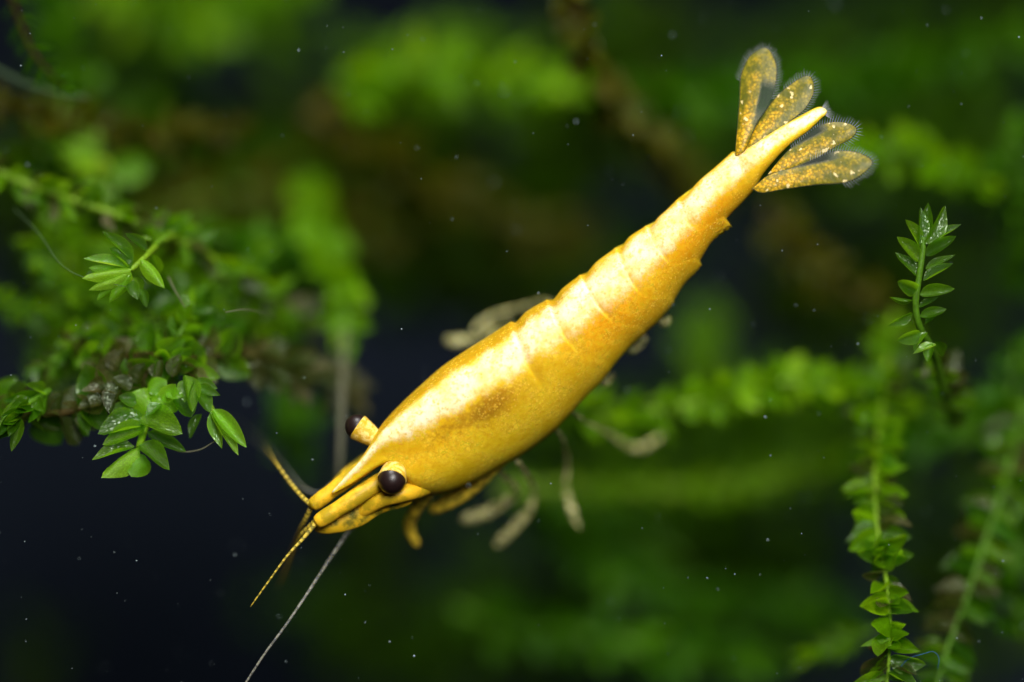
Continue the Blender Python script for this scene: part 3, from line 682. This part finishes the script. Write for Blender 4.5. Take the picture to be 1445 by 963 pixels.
# glowing bud on the left
rt = thing('moss_shoot', 'bright yellow green moss bud with cupped glistening leaves lit on top', 'moss', P(232, 336, 3))
stem_only(rt, [(262, 322, 4.5), (232, 338, 2.0), (212, 356, -0.2), (196, 372, -0.9), (184, 381, -1.1)], 6, 4, 'stem_lit')
traced(rt, (100, 300), 6.42, [
    (548, 515, 100, 590, 125, -.30, -.5, .2, 3, 'leaf_young'), (545, 535, 160, 705, 115, -.25, -.35, .1, 1, 'leaf_young'), (548, 550, 235, 800, 125, -.1, -.1, -.1, 3, 'leaf_young'), (550, 560, 350, 820, 130, -.2, -.1, -.2, 1, 'leaf_young'),
    (500, 490, 112, 430, 105, -.1, -.2, .5, 0, 'leaf_young'), (520, 500, 160, 500, 130, 0, -.1, .3, 1, 'leaf_young'), (548, 495, 348, 325, 150, 0, -.3, .5, 3), (565, 425, 278, 180, 125, .1, -.2, .5, 0), (690, 340, 486, 192, 100, .6, .3, .5, 0),
    (735, 250, 612, 238, 56, 1.4, 1.2, .6, 0), (635, 425, 852, 685, 125, -.2, -.4, .2, 1, 'leaf_young'), (530, 620, 605, 800, 110, 0, -.2, .3, 2), (630, 700, 690, 858, 88, .3, .2, .3, 1),
    (560, 590, 640, 740, 120, .4, .5, .2, 1), (720, 380, 800, 560, 120, .8, 1.3, .2, 3), (760, 300, 900, 180, 90, 1.6, 2.0, .3, 1), (800, 260, 840, 130, 100, 2, 2.4, .2, 1), (700, 480, 720, 660, 110, 1, 1.4, .2, 1)], -1.2, 'leaf')
# rosette at the lower left
rt = thing('moss_shoot', 'rosette of big round cupped green leaves hanging lowest over the dark water', 'moss', P(205, 585, 1))
stem_only(rt, [(222, 545, 1.5), (212, 580, 0.2), (202, 612, -0.6), (196, 632, -1.0)], 7, 5, 'stem_lit')
traced(rt, (110, 450), 4.012, [
    (345, 730, 128, 892, 120, -.1, -.5, .4, 3, 'leaf_young'), (370, 770, 300, 892, 150, -.1, -.3, .2, 3, 'leaf_young'), (320, 725, 78, 790, 88, 0, -.3, .6, 1), (345, 715, 522, 848, 116, -.1, -.4, .3, 1),
    (375, 590, 112, 655, 150, .2, -.2, .5, 3), (380, 610, 140, 710, 110, .1, -.3, .3, 1), (355, 565, 592, 655, 165, 0, -.4, .4, 3), (395, 645, 612, 756, 80, .3, .1, .4, 0),
    (420, 520, 300, 420, 160, .4, .2, .3, 3, 'leaf_young'), (400, 420, 500, 345, 130, .4, .3, .2, 1, 'leaf_young'), (540, 400, 430, 500, 170, .3, 0, .4, 3, 'leaf_young'), (560, 450, 640, 560, 150, .3, 0, .4, 3),
    (430, 560, 320, 480, 150, .6, .6, .3, 3), (360, 640, 210, 560, 110, .5, .4, .3, 1),
    (480, 470, 560, 370, 90, .1, -.1, .4, 0, 'leaf_young'), (470, 480, 390, 560, 80, -.2, -.4, .3, 2), (500, 420, 600, 450, 80, 0, -.2, .5, 2, 'leaf_young'), (330, 480, 230, 440, 80, .3, .2, .5, 0), (320, 520, 170, 530, 90, .4, .3, .5, 0),
    (300, 400, 200, 330, 100, .5, .4, .4, 1, 'leaf_old'), (330, 370, 380, 250, 100, .6, .5, .3, 3, 'leaf_old'), (450, 340, 470, 230, 90, .6, .6, .3, 1, 'leaf_old'), (230, 430, 120, 390, 90, .6, .4, .5, 3, 'leaf_old'),
    (240, 380, 180, 540, 110, .4, .1, .4, 3, 'leaf_old'), (540, 330, 580, 200, 90, .6, .7, .3, 3, 'leaf_old'), (200, 300, 260, 170, 120, .9, .9, .3, 3, 'leaf_old'), (180, 420, 20, 400, 90, .8, .6, .5, 1, 'leaf_old'), (150, 470, 0, 500, 100, .8, .6, .4, 1, 'leaf_old')], -1.0, 'leaf')
# dropping tip beside it
rt = thing('moss_shoot', 'narrow drooping moss tip with long pointed closed leaves beside the round rosette', 'moss', P(262, 530, 1))
stem_only(rt, [(258, 520, 1.2), (275, 548, 0.2), (292, 568, -0.6), (300, 582, -1.0)], 6, 5, 'stem_lit')
traced(rt, (110, 450), 4.012, [
    (605, 320, 655, 525, 100, 0, -.3, .3, 1), (640, 345, 600, 470, 100, .1, -.2, .6, 1), (670, 385, 808, 442, 60, 0, -.2, .3, 2), (680, 400, 745, 535, 90, 0, -.2, .3, 0), (660, 360, 790, 400, 70, .3, .2, .4, 0),
    (750, 525, 902, 780, 80, 0, -.3, .3, 0, 'leaf_young'), (765, 515, 952, 735, 90, -.1, -.4, .2, 0, 'leaf_young'), (752, 530, 822, 735, 70, 0, -.1, -.3, 2, 'leaf_young'), (770, 515, 902, 634, 60, .1, .2, .4, 2), (700, 540, 640, 680, 70, .4, .6, .2, 0)], -1.1, 'leaf')
# older brown strand it grows from
shoot('older brownish green moss strand with faded round leaves above the rosette', [(-30, 560, 1.5), (40, 585, 0.6), (120, 575, 0.2), (190, 535, 0.4), (260, 508, 1.0), (330, 500, 2.2)], 6, 46, 7,
      ['leaf_old', 'leaf_old', 'leaf'], True, 0.8, (55, 85), 0.9, 3, 'stem_brown', ranks=3)
shoot('second faded moss strand with rosy tipped leaves crossing behind the rosette', [(90, 470, 3.0), (150, 505, 1.5), (215, 500, 0.6), (270, 530, 0.3)], 5, 44, 6, ['leaf_old', 'leaf', 'leaf'], True, 0.75, (50, 80), 0.9, 4, 'stem_brown', ranks=3)
shoot('brown withered moss strand with curled narrow leaves running towards the shrimp head', [(300, 498, 2.5), (360, 505, 3.2), (420, 525, 5.0), (500, 560, 7.5)], 5, 50, 8, ['leaf_old'], True, 0.42, (60, 88), 0.7, 3, 'stem_brown', ranks=3)
shoot('small dark green moss sprig at the end of the brown strand', [(70, 552, 0.2), (38, 572, -0.6), (24, 594, -0.9)], 5, 46, 8, ['leaf', 'leaf_deep'], True, 0.45, (20, 60), 0.9, 5, 'stem', ranks=3)
shoot('long slanting moss stem with yellowing leaves above the bright bud', [(-40, 225, 3.6), (40, 262, 3.4), (130, 292, 3.0), (215, 322, 3.0), (290, 358, 3.8), (360, 405, 5.5), (430, 450, 8)], 6.5, 40, 9,
      ['leaf', 'leaf_old', 'leaf_lit'], True, 0.5, (40, 75), 0.9, 4, 'stem_lit', ranks=3)
shoot('short green moss tuft behind the dark tendrils under the bright bud', [(330, 500, 4.5), (300, 465, 4), (262, 430, 3.6), (235, 410, 3.6)], 5, 48, 8, ['leaf_deep', 'leaf'], True, 0.5, (40, 75), 0.9, 4, 'stem', ranks=3)
shoot('unlit black moss tendril with small hooked leaves against the green haze', [(10, -20, -7), (28, 30, -6.5), (44, 68, -6.2), (66, 98, -6), (92, 122, -5.5)], 4, 30, 14, ['leaf_deep'], True, 0.22, (40, 70), 0.4, 2, 'stem_brown')
shoot('fine feathery green strand trailing in above the older brown strand', [(-30, 420, 7), (60, 440, 5.5), (150, 440, 4.2), (240, 455, 3.2)], 5, 38, 7, ['leaf', 'leaf_lit'], True, 0.36, (35, 70), 0.9, 5, 'stem', ranks=3)
shoot('narrow leaved strand slanting down from the yellowing stem onto the brown strand', [(390, 350, 8), (335, 395, 6), (290, 440, 4), (258, 500, 2.2)], 5, 40, 7, ['leaf', 'leaf_deep'], True, 0.36, (35, 70), 0.9, 5, 'stem', ranks=3)
shoot('thin bright tipped strand crossing under the glowing bud', [(20, 340, 6.5), (90, 395, 5), (160, 440, 3.4), (205, 480, 1.6)], 5, 38, 8, ['leaf_lit', 'leaf'], True, 0.4, (35, 70), 0.9, 6, 'stem', ranks=3)
shoot('feathery olive green frond spreading between the bud and the older strand', [(330, 470, 5), (250, 462, 3.6), (180, 470, 2.6), (120, 490, 2.2), (60, 520, 2.4)], 4.5, 36, 6, ['leaf_old', 'leaf', 'leaf'], True, 0.42, (35, 70), 0.9, 4, 'stem', ranks=3)
shoot('crisp green side twig climbing from the rosette towards the bud', [(230, 530, 1.0), (245, 490, 0.8), (262, 455, 1.0), (275, 425, 1.8)], 4, 34, 7, ['leaf', 'leaf_lit'], True, 0.42, (35, 65), 0.9, 5, 'stem', ranks=3)
# lower right hanging shoots
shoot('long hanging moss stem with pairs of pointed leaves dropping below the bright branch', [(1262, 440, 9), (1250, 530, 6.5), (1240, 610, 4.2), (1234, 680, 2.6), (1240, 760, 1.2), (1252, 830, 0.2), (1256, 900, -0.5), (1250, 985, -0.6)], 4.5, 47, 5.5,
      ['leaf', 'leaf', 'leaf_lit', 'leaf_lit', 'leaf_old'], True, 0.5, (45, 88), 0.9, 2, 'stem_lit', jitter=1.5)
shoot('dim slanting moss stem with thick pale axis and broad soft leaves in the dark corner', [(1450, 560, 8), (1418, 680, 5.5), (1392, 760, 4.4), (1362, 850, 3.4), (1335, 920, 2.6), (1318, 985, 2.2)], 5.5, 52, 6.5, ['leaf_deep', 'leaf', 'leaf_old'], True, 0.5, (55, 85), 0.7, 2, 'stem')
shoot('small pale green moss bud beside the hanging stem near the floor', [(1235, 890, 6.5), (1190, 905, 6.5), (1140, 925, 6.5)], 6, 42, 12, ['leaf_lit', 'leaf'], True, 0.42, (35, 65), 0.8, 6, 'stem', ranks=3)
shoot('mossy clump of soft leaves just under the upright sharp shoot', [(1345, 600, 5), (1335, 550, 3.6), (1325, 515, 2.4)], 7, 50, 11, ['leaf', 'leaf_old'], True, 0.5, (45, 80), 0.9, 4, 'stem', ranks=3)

# blurred strands further back (leaves cannot be told apart there)
def far(label, pts, leaf_px, mats, stem='stem', spacing=7, sr=9, wr=0.55, bud=4):
    return shoot(label, pts, sr, leaf_px, spacing, mats, False, wr, (45, 85), 1.0, bud, stem, ranks=3, name='moss_strand')
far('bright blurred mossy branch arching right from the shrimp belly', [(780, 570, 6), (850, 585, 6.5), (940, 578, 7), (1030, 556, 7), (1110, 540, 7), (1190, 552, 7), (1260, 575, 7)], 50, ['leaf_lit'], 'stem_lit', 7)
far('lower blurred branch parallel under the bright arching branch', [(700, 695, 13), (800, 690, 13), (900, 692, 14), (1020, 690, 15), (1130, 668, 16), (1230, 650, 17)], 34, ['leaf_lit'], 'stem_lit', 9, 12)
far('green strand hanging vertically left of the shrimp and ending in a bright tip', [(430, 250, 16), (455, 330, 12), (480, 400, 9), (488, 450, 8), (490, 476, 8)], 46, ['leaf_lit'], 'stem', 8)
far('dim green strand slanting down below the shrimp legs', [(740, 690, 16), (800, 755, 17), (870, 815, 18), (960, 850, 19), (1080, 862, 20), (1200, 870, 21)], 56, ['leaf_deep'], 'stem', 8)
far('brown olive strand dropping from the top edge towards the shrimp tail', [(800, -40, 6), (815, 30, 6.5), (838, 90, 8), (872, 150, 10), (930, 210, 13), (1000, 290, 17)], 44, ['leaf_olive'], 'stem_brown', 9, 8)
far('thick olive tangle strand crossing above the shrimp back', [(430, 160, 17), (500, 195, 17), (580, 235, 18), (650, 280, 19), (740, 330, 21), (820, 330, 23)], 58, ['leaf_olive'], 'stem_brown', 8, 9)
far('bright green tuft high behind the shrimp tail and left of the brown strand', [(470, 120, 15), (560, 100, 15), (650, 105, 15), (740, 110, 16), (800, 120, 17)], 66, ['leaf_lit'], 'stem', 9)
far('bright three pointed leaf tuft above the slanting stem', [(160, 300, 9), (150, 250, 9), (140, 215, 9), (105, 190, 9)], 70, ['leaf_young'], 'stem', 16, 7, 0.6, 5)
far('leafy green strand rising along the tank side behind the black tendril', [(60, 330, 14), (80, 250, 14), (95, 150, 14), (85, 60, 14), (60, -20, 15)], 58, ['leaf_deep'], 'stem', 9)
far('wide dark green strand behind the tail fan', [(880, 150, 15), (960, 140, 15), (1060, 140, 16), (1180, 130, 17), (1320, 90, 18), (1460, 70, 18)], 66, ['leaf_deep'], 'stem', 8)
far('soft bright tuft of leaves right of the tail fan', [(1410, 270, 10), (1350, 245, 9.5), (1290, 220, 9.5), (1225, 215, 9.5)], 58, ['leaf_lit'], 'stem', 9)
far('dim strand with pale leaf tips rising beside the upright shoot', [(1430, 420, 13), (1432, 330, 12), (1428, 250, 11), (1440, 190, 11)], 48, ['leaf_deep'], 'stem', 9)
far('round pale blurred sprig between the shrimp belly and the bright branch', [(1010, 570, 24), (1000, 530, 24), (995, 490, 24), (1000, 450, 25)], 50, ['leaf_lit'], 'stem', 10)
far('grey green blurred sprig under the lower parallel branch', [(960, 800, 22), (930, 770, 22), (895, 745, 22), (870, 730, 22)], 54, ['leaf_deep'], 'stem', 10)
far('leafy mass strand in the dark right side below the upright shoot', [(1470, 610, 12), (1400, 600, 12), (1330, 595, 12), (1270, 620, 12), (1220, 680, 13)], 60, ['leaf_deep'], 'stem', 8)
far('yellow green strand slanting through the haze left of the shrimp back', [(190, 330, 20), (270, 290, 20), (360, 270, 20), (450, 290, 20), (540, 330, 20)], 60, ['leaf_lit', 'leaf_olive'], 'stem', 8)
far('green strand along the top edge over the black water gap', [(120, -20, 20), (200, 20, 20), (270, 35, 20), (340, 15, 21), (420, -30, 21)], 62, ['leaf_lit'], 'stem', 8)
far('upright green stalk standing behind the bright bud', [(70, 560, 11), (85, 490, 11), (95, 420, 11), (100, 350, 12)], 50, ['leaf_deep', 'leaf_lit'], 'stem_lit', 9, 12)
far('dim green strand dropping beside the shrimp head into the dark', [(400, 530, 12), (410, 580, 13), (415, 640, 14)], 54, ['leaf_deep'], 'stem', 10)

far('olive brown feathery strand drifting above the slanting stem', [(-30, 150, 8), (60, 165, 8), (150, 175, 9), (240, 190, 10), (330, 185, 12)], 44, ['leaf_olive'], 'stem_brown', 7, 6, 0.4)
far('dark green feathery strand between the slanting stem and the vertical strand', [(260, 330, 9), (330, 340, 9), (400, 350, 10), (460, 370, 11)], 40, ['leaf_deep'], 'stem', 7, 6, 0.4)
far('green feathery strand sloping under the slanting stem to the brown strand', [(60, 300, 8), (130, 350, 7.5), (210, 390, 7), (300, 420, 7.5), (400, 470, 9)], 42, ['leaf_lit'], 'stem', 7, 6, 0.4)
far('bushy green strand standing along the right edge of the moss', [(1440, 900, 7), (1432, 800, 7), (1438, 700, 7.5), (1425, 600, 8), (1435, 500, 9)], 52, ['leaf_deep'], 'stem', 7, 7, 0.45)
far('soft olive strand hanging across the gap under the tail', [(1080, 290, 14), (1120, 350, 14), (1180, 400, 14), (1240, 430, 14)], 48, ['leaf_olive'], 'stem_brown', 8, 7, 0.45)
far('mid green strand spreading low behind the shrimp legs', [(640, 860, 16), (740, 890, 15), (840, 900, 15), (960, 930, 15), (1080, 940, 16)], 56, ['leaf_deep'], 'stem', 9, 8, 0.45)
# the far moss behind, one soft mass
mass, tints = [], []
def clump(cx, cy_, rx, ry, y, n, tint, size=70):
    for _ in range(n):
        a = random.uniform(0, 6.283); r = math.sqrt(random.random()); yy = y + random.gauss(0, 3.5)
        b0 = P(cx + rx * r * math.cos(a), cy_ + ry * r * math.sin(a), yy)
        dr = np.array([random.gauss(0, 1), random.gauss(0, 0.6), random.gauss(0, 1)]); dr /= np.linalg.norm(dr)
        L = size * K * random.uniform(0.6, 1.3); mass.append((b0, b0 + dr * L, L * 0.55, random.gauss(0, 0.7)))
        tints.append(min(0.99, max(0.0, tint + random.gauss(0, 0.12))))
# clumps: centre and radii (px), depth (mm), leaves, green from olive (0) to bright (1)
for a in [(640, 110, 150, 55, 30, 90, .85), (300, 30, 130, 45, 30, 80, .8), (1050, 140, 210, 70, 36, 130, .65), (1320, 210, 120, 80, 32, 90, .7), (1180, 330, 110, 120, 38, 60, .25), (160, 130, 110, 110, 28, 90, .55),
          (380, 260, 170, 80, 32, 140, .6), (560, 330, 160, 90, 34, 130, .2), (680, 380, 140, 60, 34, 90, .15), (300, 420, 150, 70, 27, 110, .6), (130, 420, 90, 90, 25, 70, .5), (1330, 420, 110, 90, 34, 70, .4),
          (1060, 610, 190, 70, 28, 120, .75), (1000, 760, 200, 90, 32, 150, .5), (800, 880, 200, 90, 38, 120, .5), (620, 920, 160, 60, 40, 80, .5), (1080, 900, 150, 70, 36, 70, .3), (520, 800, 50, 150, 38, 50, .3),
          (1330, 700, 130, 150, 27, 100, .35), (800, 620, 110, 80, 32, 50, .5), (920, 350, 60, 50, 36, 30, .6), (60, 940, 70, 40, 38, 10, .3), (410, 850, 50, 50, 38, 14, .6), (880, 60, 90, 60, 30, 60, .3), (1380, 30, 120, 60, 42, 30, .3),
          (560, 190, 110, 60, 30, 70, .2), (40, 250, 70, 130, 24, 50, .2), (300, 330, 140, 60, 30, 60, .75), (450, 390, 110, 60, 32, 60, .6), (780, 250, 60, 90, 34, 40, .35), (930, 200, 60, 60, 30, 30, .25), (1250, 60, 170, 50, 34, 60, .5),
          (1150, 440, 80, 60, 34, 30, .2), (1390, 870, 80, 90, 26, 40, .3), (250, 180, 120, 40, 36, 20, .15), (640, 770, 60, 60, 36, 10, .5), (900, 720, 120, 50, 28, 50, .6),
          (620, 300, 220, 100, 42, 170, .12), (420, 200, 160, 60, 40, 80, .1), (300, 300, 180, 90, 38, 110, .3), (720, 400, 110, 50, 40, 60, .1), (830, 180, 90, 70, 40, 50, .15), (1180, 420, 130, 70, 42, 60, .12), (1130, 250, 100, 60, 42, 50, .3), (950, 640, 200, 60, 40, 80, .4), (130, 320, 140, 120, 34, 90, .25), (1400, 250, 70, 160, 40, 70, .35)]:
    clump(*a)
fm = foliage('far_moss', mass, M['leaf_far'], True, tints)
tag(fm, 'soft dark green far moss filling the water behind everything', 'moss', kind='stuff')

# ------------------------------------------------------------------ threads and specks
def thread(name, label, cat, pts, r, mat):
    q = spline([P(*p) for p in pts], 60); root_p = q[0]
    v, f, al = tube_geo(q, np.linspace(r, r * 0.6, 60) * K, 7)
    o = link(name, make_mesh(name, v - root_p, f, True, {'along': al}), M[mat]); o.location = Vector(root_p) * MM
    return tag(o, label, cat)
thread('algae_thread', 'fine green thread of algae trailing onto the bright bud', 'thread', [(20, 295, 2.0), (55, 330, 0.5), (85, 372, -0.6), (120, 392, -1.2), (178, 405, -1.5)], 1.1, 'thread')
thread('algae_thread', 'short pale bent thread just below the bright bud', 'thread', [(238, 392, 0.4), (248, 412, 0.0), (261, 434, 0.0)], 2.0, 'rhizoid')
thread('algae_thread', 'thin wavy pale thread over the brown moss', 'thread', [(318, 441, -0.6), (345, 437, -0.5), (368, 441, 0.2), (390, 447, 1.6)], 1.1, 'rhizoid')
thread('rhizoid', 'thin curved rhizoid joining the rosette to the drooping tip', 'rhizoid', [(248, 636, -0.8), (262, 638, -0.9), (284, 634, -1.0), (304, 622, -1.0)], 1.5, 'rhizoid')
thread('rhizoid', 'long faint brown rhizoid sagging under the older strand', 'rhizoid', [(50, 596, 0.6), (85, 606, 0.6), (120, 598, 0.4), (152, 582, 0.4)], 1.4, 'rhizoid')
thread('fibre', 'tiny bright blue hooked fibre over the dark corner moss', 'fibre', [(1265, 948, -0.6), (1282, 930, -0.8), (1303, 923, -1.0), (1317, 920, -1.0), (1325, 929, -1.0), (1323, 944, -1.0)], 0.5, 'thread_blue')
thread('algae_thread', 'smooth grey thread slanting in beside the black tendril', 'thread', [(-20, 90, 5), (30, 115, 4.6), (80, 131, 4.2), (125, 138, 4)], 4.0, 'thread')
thread('bare_stem', 'bare grey stem hanging straight down behind the shrimp eye', 'stem', [(486, 470, 7.5), (484, 520, 5.5), (482, 580, 4.4), (480, 640, 4.0), (478, 690, 4.0)], 7.5, 'rhizoid')
sv, sf = [], []
for i in range(460):
    y = random.choice([random.gauss(-1.3, 1.2), random.uniform(-9, 14)]); c0 = P(random.uniform(-20, 1465), random.uniform(-20, 985), y)
    r = random.choice([0.5, 0.6, 0.7, 0.8, 1.3]) * K * random.uniform(0.7, 1.1); k0 = len(sv)
    for d_ in ((1, 0, 0), (-1, 0, 0), (0, 1, 0), (0, -1, 0), (0, 0, 1), (0, 0, -1)): sv.append(c0 + r * np.array(d_) * random.uniform(0.6, 1.3))
    for a, b2, c2 in ((0, 2, 4), (2, 1, 4), (1, 3, 4), (3, 0, 4), (2, 0, 5), (1, 2, 5), (3, 1, 5), (0, 3, 5)): sf.append((k0 + a, k0 + b2, k0 + c2))
sp = link('floating_specks', make_mesh('floating_specks', sv, sf, False), M['speck'])
tag(sp, 'tiny pale specks floating in the tank water', 'specks', kind='stuff')
